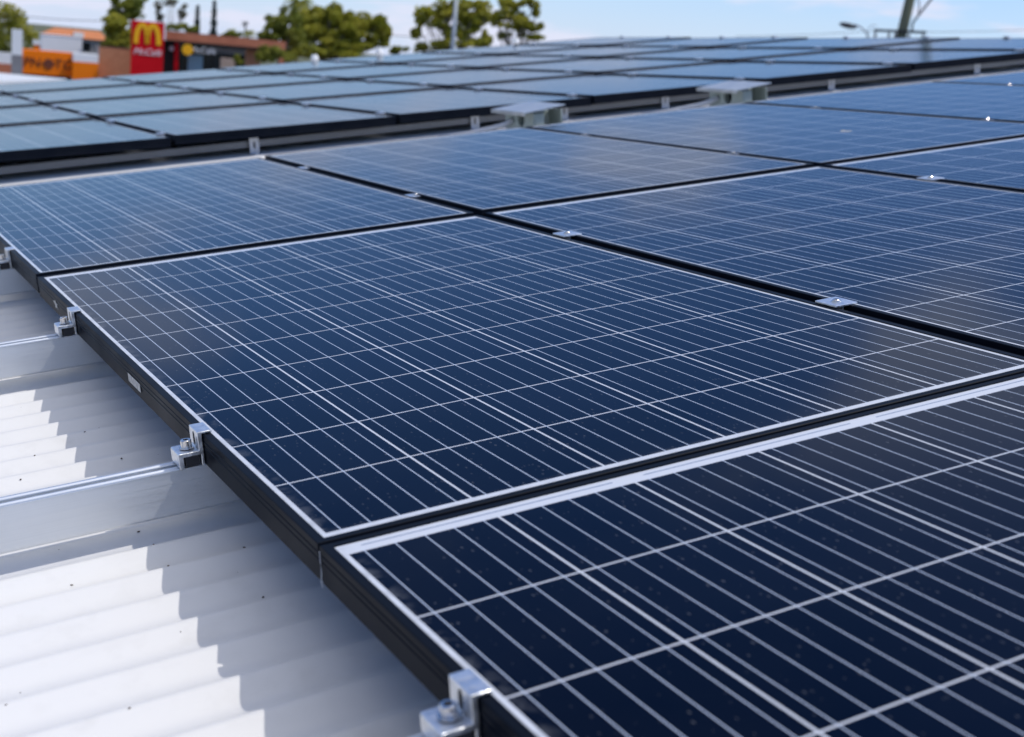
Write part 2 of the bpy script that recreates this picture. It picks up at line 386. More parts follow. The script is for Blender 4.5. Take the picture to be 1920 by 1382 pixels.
rown2 = {1.342: 'in the nearest panel row', 2.106: 'near half of middle panel row', 2.946: 'far half of middle panel row', 3.735: 'near half of farthest panel row', 4.585: 'far half of farthest panel row'}
for y in RAILS_A:
    for i in range(1, 6):
        j = int(y // PY)
        if i > A_rows[j] - 1: continue
        t = thing('mid_clamp', ROOF @ Matrix.Translation((i * PX + .0015, y - .006, 0)), 'flat clamp on %s seam from left, %s' % (seamn[i - 1], rown2[y]), 'clamp', 'clamps between the panels of the front array')
        child('clamp_body', D_mb, t); b = child('bolt', D_mbolt, t); b.location = (0, 0, .0044)
def far_clamp():
    bm = bmesh.new(); box(bm, -.021, .021, -.025, .025, .0012, .0052, .0006); box(bm, -.0085, .0085, -.0235, .0235, -.034, .0013)
    cyl(bm, (0, 0, .0068), .006, .0036, seg=12); return me(bm, 'far_clamp', M_clamp)
D_fc = far_clamp()
for k, y in enumerate(RAILS_B):
    for i in range(-1, 6):
        jj = (y - DY) / PY
        yy = y + (.075 if k == 0 else 0)
        M = RB @ Matrix.Translation((i * PX, yy - DY, zb(i, jj) + .001))
        o = link('mid_clamp', D_fc, None, ROOF @ M)
        tag(o, 'silver clamp on rear array, %s from its front, %s seam from its right end' % (ORD[k], ORD[5 - i]), 'clamp', 'clamps between the panels of the rear array')
    M = RB @ Matrix.Translation((6 * PX + .002, y - DY, zb(6, (y - DY) / PY) + .001))
    o = link('end_clamp', D_fc, None, ROOF @ M)
    tag(o, 'dark clamp on right end of rear array, %s from the front' % ORD[k], 'clamp', 'end clamps of the rear array')

# ------------------------------------------------------------------ L feet under the rear array's front rail
def foot_mesh():
    bm = bmesh.new()
    # upright plate with a slot (built as a ring), base flange
    W, z0, z1, t = .021, -.070, .001, .004
    O = [(-W, z0), (W, z0), (W, z1), (-W, z1)]
    sl_ = [(.005 * math.cos(a), -.033 + .005 * math.sin(a) + (.010 if math.sin(a) > 0 else -.010)) for a in [-.75 * PI + 2 * PI * k / 16 for k in range(16)]]
    for y in (0, -t):
        pass
    outer = []
    for a in [-.75 * PI + 2 * PI * k / 16 for k in range(16)]:
        c, s = math.cos(a), math.sin(a); m = max(abs(c), abs(s)); outer.append((W * c / m, (z0 + z1) / 2 + (z1 - z0) / 2 * s / m))
    L1 = [[bm.verts.new((x, y, z)) for x, z in S] for S in (outer, sl_) for y in (0, -t)]
    o0, o1, i0, i1 = L1
    for k in range(16):
        q = (k + 1) % 16
        bm.faces.new((o0[k], o0[q], i0[q], i0[k])); bm.faces.new((o1[q], o1[k], i1[k], i1[q]))
        bm.faces.new((o0[q], o0[k], o1[k], o1[q])); bm.faces.new((i0[k], i0[q], i1[q], i1[k]))
    bmesh.ops.recalc_face_normals(bm, faces=bm.faces)
    return me(bm, 'upright_plate', M_footm)
def foot_base():
    bm = bmesh.new(); box(bm, -.0225, .0225, -.045, 0, -.0765, -.0722, .0005); cyl(bm, (0, -.026, -.069), .007, .006, seg=6); return me(bm, 'base_flange', M_clamp)
D_f1, D_f2 = foot_mesh(), foot_base()
fl = ['leftmost slotted bracket, in front of the first seam', 'slotted bracket just left of the nearer metal box', 'slotted bracket just right of the nearer metal box',
      'slotted bracket just left of the farther metal box', 'slotted bracket right of the farther metal box', 'rightmost slotted bracket at the far right end']
for k, x in enumerate((1.358, 2.425, 2.905, 3.49, 4.555, 5.617)):
    t = thing('rail_foot', ROOF @ Matrix.Translation((x, 6.268, -.047)), fl[k], 'bracket', 'slotted brackets holding the front rail of the rear array')
    child('upright_plate', D_f1, t); child('base_flange', D_f2, t)

# ------------------------------------------------------------------ isolator boxes between the arrays
def isolator(dx, dy, label, blue):
    t = thing('isolator_box', ROOF @ Matrix.Translation((2.2 + dx, 5.27 + dy, -.097)), label, 'electrical box', 'metal isolator boxes between the arrays')
    bm = bmesh.new()
    # left side wall with a round hole (ring), front top part, inner back
    R = 16; hy, hz, hr = .105, .094, .029; y0, y1, z0, z1 = 0, .24, -.02, .122
    rect = []
    for k in range(R):
        a = 2 * PI * k / R + PI / 4; c, s = math.cos(a), math.sin(a); m = max(abs(c), abs(s)); rect.append(((y0 + y1) / 2 + (y1 - y0) / 2 * c / m, (z0 + z1) / 2 + (z1 - z0) / 2 * s / m))
    for xx in (0, .004):
        pass
    ring = [(hy + hr * math.cos(2 * PI * k / R + PI / 4), hz + hr * math.sin(2 * PI * k / R + PI / 4)) for k in range(R)]
    o0 = [bm.verts.new((0, a, b)) for a, b in rect]; i0 = [bm.verts.new((0, a, b)) for a, b in ring]
    o1 = [bm.verts.new((.004, a, b)) for a, b in rect]; i1 = [bm.verts.new((.03, a, b)) for a, b in ring]
    for k in range(R):
        q = (k + 1) % R
        bm.faces.new((o0[k], o0[q], i0[q], i0[k])); bm.faces.new((i0[k], i0[q], i1[q], i1[k])); bm.faces.new((o0[q], o0[k], o1[k], o1[q]))
    bmesh.ops.recalc_face_normals(bm, faces=bm.faces)
    box(bm, .032, .135, .10, .2399, -.02, .120, .003)
    box(bm, .0041, .05, -.001, .068, -.02, .121, .004)
    for xx in (.072, .086): cyl(bm, (xx, .085, .055), .007, .125, seg=12)
    box(bm, .128, .1345, .004, .0995, -.02, .128, .002)
    child('enclosure', me(bm, 'enclosure', M_green), t)
    bm = bmesh.new(); cyl(bm, (.0285, hy, hz), hr * .97, .004, 'x', 24); child('hole', me(bm, 'hole', M_hole), t)
    bm = bmesh.new()   # folded lid: sloping plate with a short lip
    def zt(x): return .1285 + (x + .055) * .09
    X0, X1, Y0, Y1 = -.052, .131, -.03, .262
    vs = [bm.verts.new(p) for p in ((X0, Y0, zt(X0)), (X1, Y0, zt(X1)), (X1, Y1, zt(X1)), (X0, Y1, zt(X0)))]; bm.faces.new(vs)
    r = bmesh.ops.extrude_face_region(bm, geom=list(bm.faces)); bmesh.ops.translate(bm, verts=[v for v in r['geom'] if isinstance(v, bmesh.types.BMVert)], vec=(0, 0, .004))
    bmesh.ops.recalc_face_normals(bm, faces=bm.faces)
    box(bm, X0 - .0022, X0 - .0002, Y0, Y1, zt(X0) - .010, zt(X0) + .0042)
    child('lid', me(bm, 'lid', M_lid), t)
    bm = bmesh.new()   # dished foot strip on the right
    prism(bm, [(.136, .045), (.15, .05), (.19, .046), (.235, .03), (.25, .02), (.25, .014), (.23, .022), (.19, .036), (.15, .04), (.136, .034)], .0, .10)
    child('foot_strip', me(bm, 'foot_strip', M_lid), t)
    bm = bmesh.new()   # conduit looping off to the left
    tube(bm, [(-.002, .17, .09), (-.03, .2, .07), (-.05, .23, .062), (-.08, .27, .048), (-.12, .33, .036), (-.16, .40, .026), (-.19, .50, .012)], .011, 10)
    tube(bm, [(.02, .23, .08), (-.02, .27, .06), (-.05, .34, .045), (-.07, .42, .03), (-.08, .50, .015)], .009, 10)
    child('conduit', me(bm, 'conduit', M_conduit, True), t)
isolator(0, 0, 'nearer grey-green metal box with a round hole and pale lid, between the arrays', True)
isolator(1.02, .0, 'farther grey-green metal box with a round hole and pale lid, between the arrays', False)

# ------------------------------------------------------------------ the building that carries it all
bld = thing('flat_building', ROOF @ Matrix.Translation((2.3, 6, -.7)), 'low building with a white corrugated metal roof under the solar arrays', 'building')
def roofz(y):
    p = .0762; z = -.1172 - .0140 * abs(math.sin(PI * y / p)) ** 1.3
    d = (y - 2.985) / .045
    if abs(d) < 1: z += .008 * (1 - d * d) ** 2
    return z
bm = bmesh.new(); ys = []; y = -.0762 * 16
while y < 13.35: ys.append(y); y += .0762 / 16
xs = [-3.2, 7.55]
rows_ = [[bm.verts.new((x, yy, roofz(yy))) for x in xs] for yy in ys]
for A, B in zip(rows_, rows_[1:]): bm.faces.new((A[0], A[1], B[1], B[0]))
dm = me(bm, 'corrugated_roof', M_roof, True)
o = bpy.data.objects.new('corrugated_roof', dm); C.objects.link(o); o.parent = bld; o.matrix_parent_inverse = Matrix.Translation((2.3, 6, -.7)).inverted()
M_wall = varied('painted_block_wall', (.62, .6, .56), (.55, .53, .5), 4, .8, bump=.1)
def rw(x, y, z): return ROOF @ Vector((x, y, z))
bm = bmesh.new()
cs_ = [(-3.0, -1.1), (7.4, -1.1), (7.4, 13.2), (-3.0, 13.2)]
top = [bm.verts.new((x, y, -.15)) for x, y in cs_]
inv = ROOF.inverted()
bot = []
for x, y in cs_:
    g_ = rw(x, y, -.15); g_.z = 0.0; bot.append(bm.verts.new(inv @ g_))
for k in range(4): bm.faces.new((top[k], bot[k], bot[(k + 1) % 4], top[(k + 1) % 4]))
o = bpy.data.objects.new('wall', me(bm, 'wall', M_wall)); C.objects.link(o); o.parent = bld; o.matrix_parent_inverse = Matrix.Translation((2.3, 6, -.7)).inverted()
# seeds and droppings on the roof sheet
bm = bmesh.new()
def speck(x, y, s):
    r = bmesh.ops.create_icosphere(bm, subdivisions=1, radius=s, matrix=Matrix.Translation((x, y, roofz(y) + s * .4)) @ Matrix.Rotation(random.uniform(0, 3), 4, 'Z') @ Matrix.Diagonal((1.5, .9, .6, 1)))
for x, y in ((-.079, 2.994), (-.144, 2.513), (-.156, 2.471), (-.177, 2.427), (-.176, 2.377), (-.034, 2.601), (-.058, 2.587), (-.18, 2.026), (-.114, 2.002), (-.002, 1.864), (-.08, 2.123),
             (-.189, 1.674), (-.036, 2.428), (-.075, 2.063), (-.076, 1.987), (.015, 1.986)):
    speck(x, y, random.uniform(.0011, .0019))
for k in range(150):
    speck(random.uniform(-1.2, .05), random.uniform(1.0, 3.6), random.uniform(.0003, .0009))
o = link('roof_debris', me(bm, 'roof_debris', M_seed), None, ROOF.copy())
tag(o, 'tiny brown seeds and dirt specks scattered on the white roof', 'debris', kind='stuff')

# ------------------------------------------------------------------ ground
def sheet(name, x0, x1, y0, y1, z, m, kind='structure'):
    bm = bmesh.new(); vs = [bm.verts.new(p) for p in ((x0, y0, z), (x1, y0, z), (x1, y1, z), (x0, y1, z))]; bm.faces.new(vs)
    o = link(name, me(bm, name, m)); o['kind'] = kind; return o
M_grass = varied('dry_grass', (.07, .09, .03), (.12, .11, .05), .4, .9)
M_asph = varied('asphalt', (.05, .05, .052), (.07, .07, .07), 2, .85)
M_conc = varied('pale_concrete', (.55, .55, .54), (.62, .61, .6), 1.2, .8)
sheet('ground', -2500, 2500, -2500, 2500, 0, M_grass)
sheet('car_park', -60, 60, 16, 128, .004, M_asph)

# ------------------------------------------------------------------ placing helper for the far side of the car park
def at(px, py, D):
    """world point on the sight line of photo pixel (px, py) at forward distance D"""
    d = MCW @ Vector(((px - 960) / F, (py - 691) / F, 1)); return CAM + d * (D / d.y)
def frame_at(px, D, yaw=0.):
    p = at(px, 90, D); return Matrix.Translation((p.x, D, 0)) @ Matrix.Rotation(yaw + math.atan2(-p.x, D) * 1.0, 4, 'Z')
def hz(px, py, D): return at(px, py, D).z
def wd(px0, px1, D): return abs(at(px1, 90, D).x - at(px0, 90, D).x)
def solid(name, m, M, x0, x1, y0, y1, z0, z1, label, cat, bev=.0):
    bm = bmesh.new(); box(bm, x0, x1, y0, y1, z0, z1, bev); o = link(name, me(bm, name, m), None, M)
    return tag(o, label, cat)
def sub(parent, name, m, x0, x1, y0, y1, z0, z1, bev=0.):
    bm = bmesh.new(); box(bm, x0, x1, y0, y1, z0, z1, bev); return child(name, me(bm, name, m), parent)
def text_mesh(s, size, depth, shear=0.):
    cu = bpy.data.curves.new('lettering', 'FONT'); cu.body = s; cu.size = size; cu.extrude = depth; cu.shear = shear; cu.align_x = 'CENTER'; cu.align_y = 'CENTER'
    t = bpy.data.objects.new('tmp', cu); C.objects.link(t); bpy.context.view_layer.update()
    d = bpy.data.meshes.new_from_object(t.evaluated_get(bpy.context.evaluated_depsgraph_get()))
    bpy.data.objects.remove(t); bpy.data.curves.remove(cu)
    d.name = 'lettering'; return d
def lettering(parent, s, size, m, x, y, z, shear=0., wide=1.):
    d = text_mesh(s, size, .03, shear); d.transform(Matrix.Translation((x, y, z)) @ Matrix.Rotation(PI / 2, 4, 'X') @ Matrix.Diagonal((wide, 1, 1, 1)))
    d.materials.clear(); d.materials.append(m); return child('lettering', d, parent)
M_red = varied('red_sign_face', (.66, .004, .010), (.60, .003, .008), 1, .5, spec=.15)
M_yel = mat('yellow_letter', (1., .50, .015), .5, spec=.2); M_white = varied('white_paint', (.88, .87, .84), (.84, .83, .80), 1, .6)
M_org = varied('orange_cladding', (.95, .215, .001), (.9, .19, .001), .8, .5, spec=.2); M_brown = mat('brown_letter', (.16, .035, .008), .6)
M_brick = varied('brown_brick', (.50, .22, .11), (.43, .18, .09), 3, .85); M_fascia = varied('red_brown_fascia', (.56, .19, .09), (.48, .155, .075), 1.5, .7)
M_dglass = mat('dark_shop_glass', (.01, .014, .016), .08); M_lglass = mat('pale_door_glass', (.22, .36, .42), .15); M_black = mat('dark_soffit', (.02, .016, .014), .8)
M_tile = varied('terracotta_tile', (.62, .22, .08), (.5, .17, .06), 2, .8, stretch=(1, 6, 1)); M_greyw = varied('grey_render', (.28, .27, .27), (.22, .21, .21), 1, .8)
M_pole = varied('grey_pole', (.33, .37, .40), (.28, .31, .34), 1, .5, .3); M_wood = varied('green_grey_timber', (.16, .17, .11), (.10, .11, .07), 6, .85, stretch=(1, 1, .1))
M_cable = mat('black_cable', (.02, .02, .022), .7); M_tan = varied('tan_render', (.45, .33, .26), (.4, .29, .22), 2, .8); M_lamp = mat('lamp_housing', (.025, .03, .04), .5)

D0 = 100.0
# tall red pylon sign
t = thing('pylon_sign', frame_at(276, D0), 'tall red sign with yellow arches and white script, beside the brown brick wall', 'sign')
W = wd(247, 306, D0) / 2; zt = hz(276, 40, D0)
sub(t, 'panel', M_red, -W, W, 0, .45, .3, zt, .02); sub(t, 'base', M_greyw, -W * .8, W * .8, .05, .4, 0, .3)
sub(t, 'side_strip', M_white, W + .002, W + .13, .05, .4, zt - 1.2, zt)
bm = bmesh.new()                             # two arches, one letter
def arch(bm, xa, za, xm, zm, xb, zb_, w0):
    pts = []
    for k in range(25):
        u = k / 24
        if u < .5: s = 1 - (1 - 2 * u) ** 2.3; x = xa + (xm - xa) * (2 * u) ** 1.0; x = xa + (xm - xa) * (1 - math.cos(PI / 2 * (2 * u)) * 1.0) if False else xa + (xm - xa) * (2 * u) ** 1.9
        pts.append((u, 0))
    cl = []
    for k in range(25):
        a = PI * k / 24; sgn = math.cos(a)       # half-ellipse: steep legs, round top
        x = xm - (xm - xa) * sgn if sgn > 0 else xm - (xb - xm) * sgn
        z = (za if sgn > 0 else zb_) + (zm - (za if sgn > 0 else zb_)) * math.sin(a) ** .82
        cl.append((x, z))
    L, R = [], []
    for k, (x, z) in enumerate(cl):
        x0, z0 = cl[max(k - 1, 0)]; x1, z1 = cl[min(k + 1, 24)]; dx, dz = x1 - x0, z1 - z0; l = math.hypot(dx, dz); nx, nz = -dz / l * w0, dx / l * w0
        L.append((x + nx, z + nz)); R.append((x - nx, z - nz))
    for q0, q1 in ((-.06, -.002),):
        vs = [[bm.verts.new((x, q, z)) for x, z in S] for q in (q0, q1) for S in (L, R)]
        a0, b0, a1, b1 = vs
        for k in range(24):
            bm.faces.new((a0[k], a0[k + 1], b0[k + 1], b0[k])); bm.faces.new((a0[k + 1], a0[k], a1[k], a1[k + 1])); bm.faces.new((b0[k], b0[k + 1], b1[k + 1], b1[k]))
s_ = W / 29.5
zm0, zm1 = hz(276, 83, D0), hz(276, 47, D0)
arch(bm, -20.5 * s_, zm0, -8.5 * s_, zm1, 0 * s_, zm0 + .02, 4.2 * s_); arch(bm, 0 * s_, zm0 + .02, 9.5 * s_, zm1, 20.5 * s_, zm0, 4.2 * s_)
bmesh.ops.recalc_face_normals(bm, faces=bm.faces)
child('arches_letter', me(bm, 'arches_letter', M_yel), t)
lettering(t, 'McCafé', .62, M_white, 0, -.03, hz(276, 98, D0), .35, 1.02)

# orange shopfronts and neighbours
t = thing('orange_shop', frame_at(86, D0, .06), 'long orange shopfront with brown letters and a round emblem', 'shop')
W = wd(36, 133, D0) / 2; z0, z1 = hz(86, 141, D0), hz(86, 96, D0)
sub(t, 'front_panel', M_org, -W, W, 0, 3, z0, z1, .03); sub(t, 'shadow_block', M_black, -W + .1, W - .1, .2, 2.8, 0, z0)  # black block stands in for the shadow below the orange front
zc = (z0 + z1) / 2 - .02
lettering(t, 'PN', .95, M_brown, -.95, -.03, zc, .1); lettering(t, 'TO', .95, M_brown, 1.25, -.03, zc, .1)
bm = bmesh.new(); cyl(bm, (.2, -.05, zc), .36, .06, 'y', 28); prism(bm, [(-.38, zc), (.2, zc + .17), (.78, zc), (.2, zc - .17)], -.04, -.005); child('emblem', me(bm, 'emblem', M_brown), t)
t = thing('orange_kiosk', frame_at(161, D0, .03), 'plain orange box with a white top beside the lettered orange shop', 'kiosk')
W = wd(138, 185, D0) / 2
sub(t, 'front_panel', M_org, -W, W, 0, 2.5, 0.4, hz(161, 117, D0), .02); sub(t, 'base', M_black, -W + .05, W - .05, .1, 2.4, 0, .4); sub(t, 'white_top', M_white, -W + .03, W - .03, .03, 2.4, hz(161, 117, D0), hz(161, 101, D0), .02)
D1 = 112.
W = wd(80, 152, D1) / 2
t = thing('white_block', frame_at(116, D1, .05), 'plain white rendered block rising behind the orange shop', 'building')
sub(t, 'wall', M_white, -W, W, 0, 4, 0, hz(116, 68, D1)); sub(t, 'parapet', M_white, -W - .04, W + .04, -.04, 4.04, hz(116, 68, D1), hz(116, 66.5, D1))
t = thing('small_chimney', frame_at(69, D1 - 4), 'small orange pier with a white cap above the orange shop', 'chimney')
sub(t, 'pier', M_org, -.24, .24, 0, .5, 0, hz(69, 84, D1 - 4)); sub(t, 'cap', M_white, -.3, .3, -.05, .55, hz(69, 84, D1 - 4), hz(69, 75, D1 - 4))
t = thing('white_column', frame_at(32, 96), 'tall narrow white column at the far left beside the orange shop', 'column')
W = wd(23, 42, 96) / 2
sub(t, 'shaft', M_white, -W, W, 0, .7, hz(32, 103, 96), hz(32, 55, 96)); sub(t, 'base', M_greyw, -W - .02, W + .02, -.02, .72, 0, hz(32, 103, 96))
t = thing('garden_wall', frame_at(6, 98), 'white wall on a brick red base at the left edge', 'wall')
W = wd(-40, 24, 98)
sub(t, 'upper_wall', M_white, -W, W * .4, 0, .3, hz(6, 119, 98), hz(6, 98, 98)); sub(t, 'base', M_fascia, -W, W * .4, -.02, .32, 0, hz(6, 119, 98))
# low white-roofed shed nearer by
pw = at(0, 137, 64)
t = thing('white_roofed_shed', Matrix.Translation((at(0, 137, 64).x, 64, 0)), 'low building with a flat white roof in front of the orange shop', 'building')
sub(t, 'wall', M_wall, -12, 3.0, -16, 0, 0, pw.z - .25); sub(t, 'roof', M_roof, -12.1, 3.1, -16.1, .1, pw.z - .25, pw.z, .02)
# house with a terracotta roof
Dh = 150.
t = thing('tiled_house', frame_at(140, Dh, .05), 'house with an orange terracotta tiled roof behind the white block', 'house')
W = wd(76, 200, Dh) / 2; ze, zr = hz(140, 71, Dh), hz(140, 55, Dh)
sub(t, 'wall', M_greyw, -W + .3, W - .3, .3, 6, 0, ze)
bm = bmesh.new(); pts = [(-W, 0, ze), (W, 0, ze), (W, 6.5, ze), (-W, 6.5, ze), (-W + 1.6, 3.2, zr), (W - .8, 3.2, zr)]; v_ = [bm.verts.new(p) for p in pts]
for f_ in ((0, 1, 5, 4), (1, 2, 5), (2, 3, 4, 5), (3, 0, 4), (3, 2, 1, 0)): bm.faces.new([v_[k] for k in f_])
r_ = child('roof', me(bm, 'roof', M_tile), t)
sub(r_, 'gable_vent', M_white, -.1, .95, .25, 1.6, ze + .1, ze + .62)
for xx in (W * .35, W * .7): sub(t, 'window', M_dglass, xx - .4, xx + .4, .26, .32, ze - 1.3, ze - .4)

# brick wall and restaurant
t = thing('brick_wall', frame_at(216, 102), 'brown brick wall with a grey end post left of the red sign', 'wall')
W = wd(191, 248, 102) / 2
sub(t, 'brickwork', M_brick, -W, W + .6, 0, .3, 0, hz(216, 89, 102)); sub(t, 'coping', M_black, -W, W + .6, -.03, .33, hz(216, 89, 102), hz(216, 87.5, 102)); sub(t, 'end_post', M_greyw, -W - .25, -W - .01, -.04, .34, 0, hz(216, 86, 102))
Dr = 104.
t = thing('restaurant', frame_at(420, Dr, -.02), 'single storey restaurant with a red brown fascia and dark glass front', 'restaurant')
xs_ = lambda px: (at(px, 90, Dr).x - at(420, 90, Dr).x)
zf0, zf1 = hz(420, 84, Dr), hz(420, 68.5, Dr)
sub(t, 'fascia', M_fascia, xs_(302), xs_(533), -.9, 9, zf0, zf1, .02)
sub(t, 'roof_edge', M_black, xs_(302) + .02, xs_(533) - .02, -.88, 8.9, zf1, zf1 + .05)
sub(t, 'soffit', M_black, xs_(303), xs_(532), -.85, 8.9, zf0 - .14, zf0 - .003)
sub(t, 'side_wall', M_brick, xs_(460), xs_(488), .1, .5, 0, zf0 - .15); sub(t, 'return_wall', M_fascia, xs_(523), xs_(533), -.7, 8, 0, zf0 - .143)
sub(t, 'rear_wall', M_black, xs_(303), xs_(330), .4, 1.0, 0, zf0 - .15)
gl = sub(t, 'shop_window', M_dglass, xs_(330.5), xs_(459.5), .3, .42, 0, zf0 - .15)
for px_ in (345, 400, 421, 440): sub(gl, 'mullion', M_black, xs_(px_) - .04, xs_(px_) + .04, .24, .298, 0, zf0 - .16)
sub(t, 'transom_glass', M_greyw, xs_(383), xs_(458), .18, .239, zf0 - .62, zf0 - .2)
sub(t, 'door', M_lglass, xs_(355), xs_(382), .1, .22, .0, hz(370, 104, Dr))
sub(t, 'red_post', M_red, xs_(331), xs_(338), -.5, -.2, 0, zf0 - .145); 
bm = bmesh.new(); cyl(bm, (xs_(355), -.97, hz(355, 93, Dr)), .40, .12, 'y', 28); child('round_sign', me(bm, 'round_sign', M_yel), t)
lettering(t, 'McCafé', .6, M_white, xs_(383), -.93, hz(383, 95, Dr))
bm = bmesh.new(); cyl(bm, (xs_(325), -.02, hz(325, 91, Dr)), .17, .1, 'y', 20); child('wall_lamp', me(bm, 'wall_lamp', M_white), t)
solid('planter', M_tan, frame_at(428, 98), -.5, .5, 0, .7, 0, hz(428, 110, 98), 'tan rendered planter in front of the dark restaurant windows', 'planter', .02)

# ------------------------------------------------------------------ vegetation
def leafmat(name, a, b, c, sc_=.6):
    m = mat(name, a, .55, spec=.3); g = G(m); o = g.obj()
    n1 = g.noise(o, sc_, 3); n2 = g.noise(o, 4.5, 2)
    col = g.mix(g.ramp(n1.outputs[0], .38, .62), a, b); col = g.mix(g.ramp(n2.outputs[0], .5, .72), col, c)
    g.L.new(col, g.b.inputs['Base Color'])
    tr = g.N.new('ShaderNodeBsdfTranslucent'); g.L.new(col, tr.inputs[0]); ms = g.N.new('ShaderNodeMixShader'); ms.inputs[0].default_value = .38
    g.L.new(g.b.outputs[0], ms.inputs[1]); g.L.new(tr.outputs[0], ms.inputs[2]); g.L.new(ms.outputs[0], g.N['Material Output'].inputs['Surface']); return m
M_leaf = leafmat('olive_leaves', (.34, .34, .03), (.52, .47, .06), (.12, .15, .03))
M_leaf2 = leafmat('green_leaves', (.20, .23, .03), (.36, .35, .05), (.08, .11, .022))
M_dark_leaf = leafmat('dark_pine_needles', (.030, .052, .048), (.04, .062, .055), (.02, .035, .035))
M_sparse = leafmat('pale_leaves', (.19, .17, .09), (.24, .2, .11), (.12, .12, .07))
M_bark = varied('pale_bark', (.30, .25, .2), (.2, .16, .13), 3, .85)
def leaves(bm, c, r, n, s, rnd):
    for _ in range(n):
        while True:
            v = Vector((rnd.uniform(-1, 1), rnd.uniform(-1, 1), rnd.uniform(-1, 1)))
            if v.length < 1: break
        v = v.normalized() * v.length ** .45
        p = c + Vector((v.x * r.x, v.y * r.y, v.z * r.z)); a = Vector((rnd.gauss(0, 1), rnd.gauss(0, 1), rnd.gauss(0, 1))).normalized()
        b = a.orthogonal().normalized(); d = a.cross(b); k = s * rnd.uniform(.6, 1.3)
        q = [bm.verts.new(p + b * k), bm.verts.new(p + d * k * .5), bm.verts.new(p - b * k), bm.verts.new(p - d * k * .5)]; bm.faces.new(q)
def tree(name, px, D, clumps, m, label, cat='tree', leaf=.16, dens=1., trunk=True, seed=1, group=None, tm=None):
    """clumps: list of (px, py, rx_px, ry_px) blobs of foliage as seen from the roof"""
    rnd = random.Random(seed); base = at(px, 90, D); base = Vector((base.x, D, 0))
    t = thing(name, Matrix.Translation(base), label, cat, group)
    k = D / F; bm = bmesh.new(); limbs = bmesh.new(); blobs = []
    for (cx_, cy_, rx, ry) in clumps:
        for _ in range(13):
            a = rnd.uniform(0, 2 * PI); q = rnd.uniform(0, 1.05) ** .8
            p = at(cx_ + rx * q * math.cos(a), cy_ + ry * q * math.sin(a), D + rnd.uniform(-.8, .8) * rx * k)
            blobs.append((p - base, Vector((rx * k, rx * k * .9, ry * k)) * rnd.uniform(.2, .48)))
    for p, r in blobs:
        n = int(150 * dens * max(.3, min(3., (r.x * r.z) / (leaf * leaf) / 8)))
        leaves(bm, p, r, n, leaf, rnd)
    if trunk:
        ztop = min(p.z for p, r in blobs) * .6 + .4 * sum(p.z for p, r in blobs) / len(blobs)
        fork = Vector((0, 0, max(1.2, ztop * .55)))
        tube(limbs, [(0, 0, 0), fork * .5 + Vector((.08, 0, 0)), fork, fork * 1.15], .2, 9, .13)
        for p, r in blobs[::5]:
            mid = (fork + p) / 2 + Vector((rnd.uniform(-.3, .3), rnd.uniform(-.3, .3), rnd.uniform(0, .4)))
            tube(limbs, [fork, fork * .6 + mid * .4, mid, p], .085, 6, .02)
        child('trunk', me(limbs, 'trunk', tm or M_bark, True), t)
    else: limbs.free()
    child('crown', me(bm, 'crown', m), t)
    return t
tree('tree', 30, 132, [(0, 30, 34, 22), (26, 46, 26, 16), (20, 30, 26, 12), (50, 62, 22, 16), (12, 68, 26, 20), (60, 78, 16, 14), (5, 95, 24, 14)], M_leaf, 'green tree at the far left behind the white column', leaf=.18, dens=.45, seed=2)
tree('bushy_tree', 218, 112, [(222, 45, 24, 14), (208, 62, 20, 16), (235, 66, 16, 22), (206, 80, 16, 10), (225, 82, 22, 10)], M_leaf, 'olive green bushy tree over the brown brick wall', leaf=.2, dens=1.5, seed=3)
tree('tall_tree', 235, 140, [(232, 8, 26, 14), (258, 6, 16, 16), (208, 24, 12, 10), (222, 30, 20, 10), (252, 26, 22, 10), (216, 2, 10, 6)], M_leaf2, 'tall darker tree with open branches above the red sign', leaf=.2, dens=.8, seed=4)
tree('sparse_tree', 320, 150, [(296, 14, 8, 10), (318, 5, 14, 6), (341, 26, 7, 9), (300, 32, 6, 6), (345, 12, 5, 5)], M_sparse, 'sparse pale tree right of the red sign, over the restaurant roof', leaf=.16, dens=.5, seed=5)
tree('hedge_tree', 345, 126, [(330, 52, 18, 6), (360, 56, 14, 5)], M_leaf2, 'low dark green treetop just above the left end of the fascia', leaf=.2, seed=15)
tree('big_tree', 600, 122, [(610, 40, 30, 26), (632, 22, 14, 14), (650, 50, 30, 24), (600, 70, 34, 22), (646, 82, 36, 20), (622, 92, 44, 16), (690, 46, 30, 18), (712, 60, 16, 26), (690, 84, 30, 14), (574, 60, 26, 22), (716, 40, 12, 12), (585, 40, 26, 22), (668, 66, 34, 22), (600, 96, 50, 12), (560, 62, 24, 24)], M_leaf, 'broad olive tree filling the middle left skyline', leaf=.2, dens=1.3, seed=6)
tree('leafy_tree', 530, 114, [(520, 46, 24, 18), (545, 34, 22, 20), (505, 66, 24, 14), (545, 72, 28, 20), (560, 92, 30, 14), (538, 100, 24, 8)], M_leaf2, 'leafy green tree behind the right end of the restaurant', leaf=.2, dens=1.2, seed=7)
tree('shrub', 505, 97, [(505, 96, 20, 14), (492, 104, 12, 12), (526, 104, 26, 10)], M_leaf2, 'dark shrub in front of the right end of the restaurant', 'shrub', leaf=.14, dens=1.2, trunk=False, seed=8)
tree('shrub', 448, 97, [(448, 112, 9, 9)], M_leaf2, 'small shrub beside the tan planter', 'shrub', leaf=.1, trunk=False, seed=18)
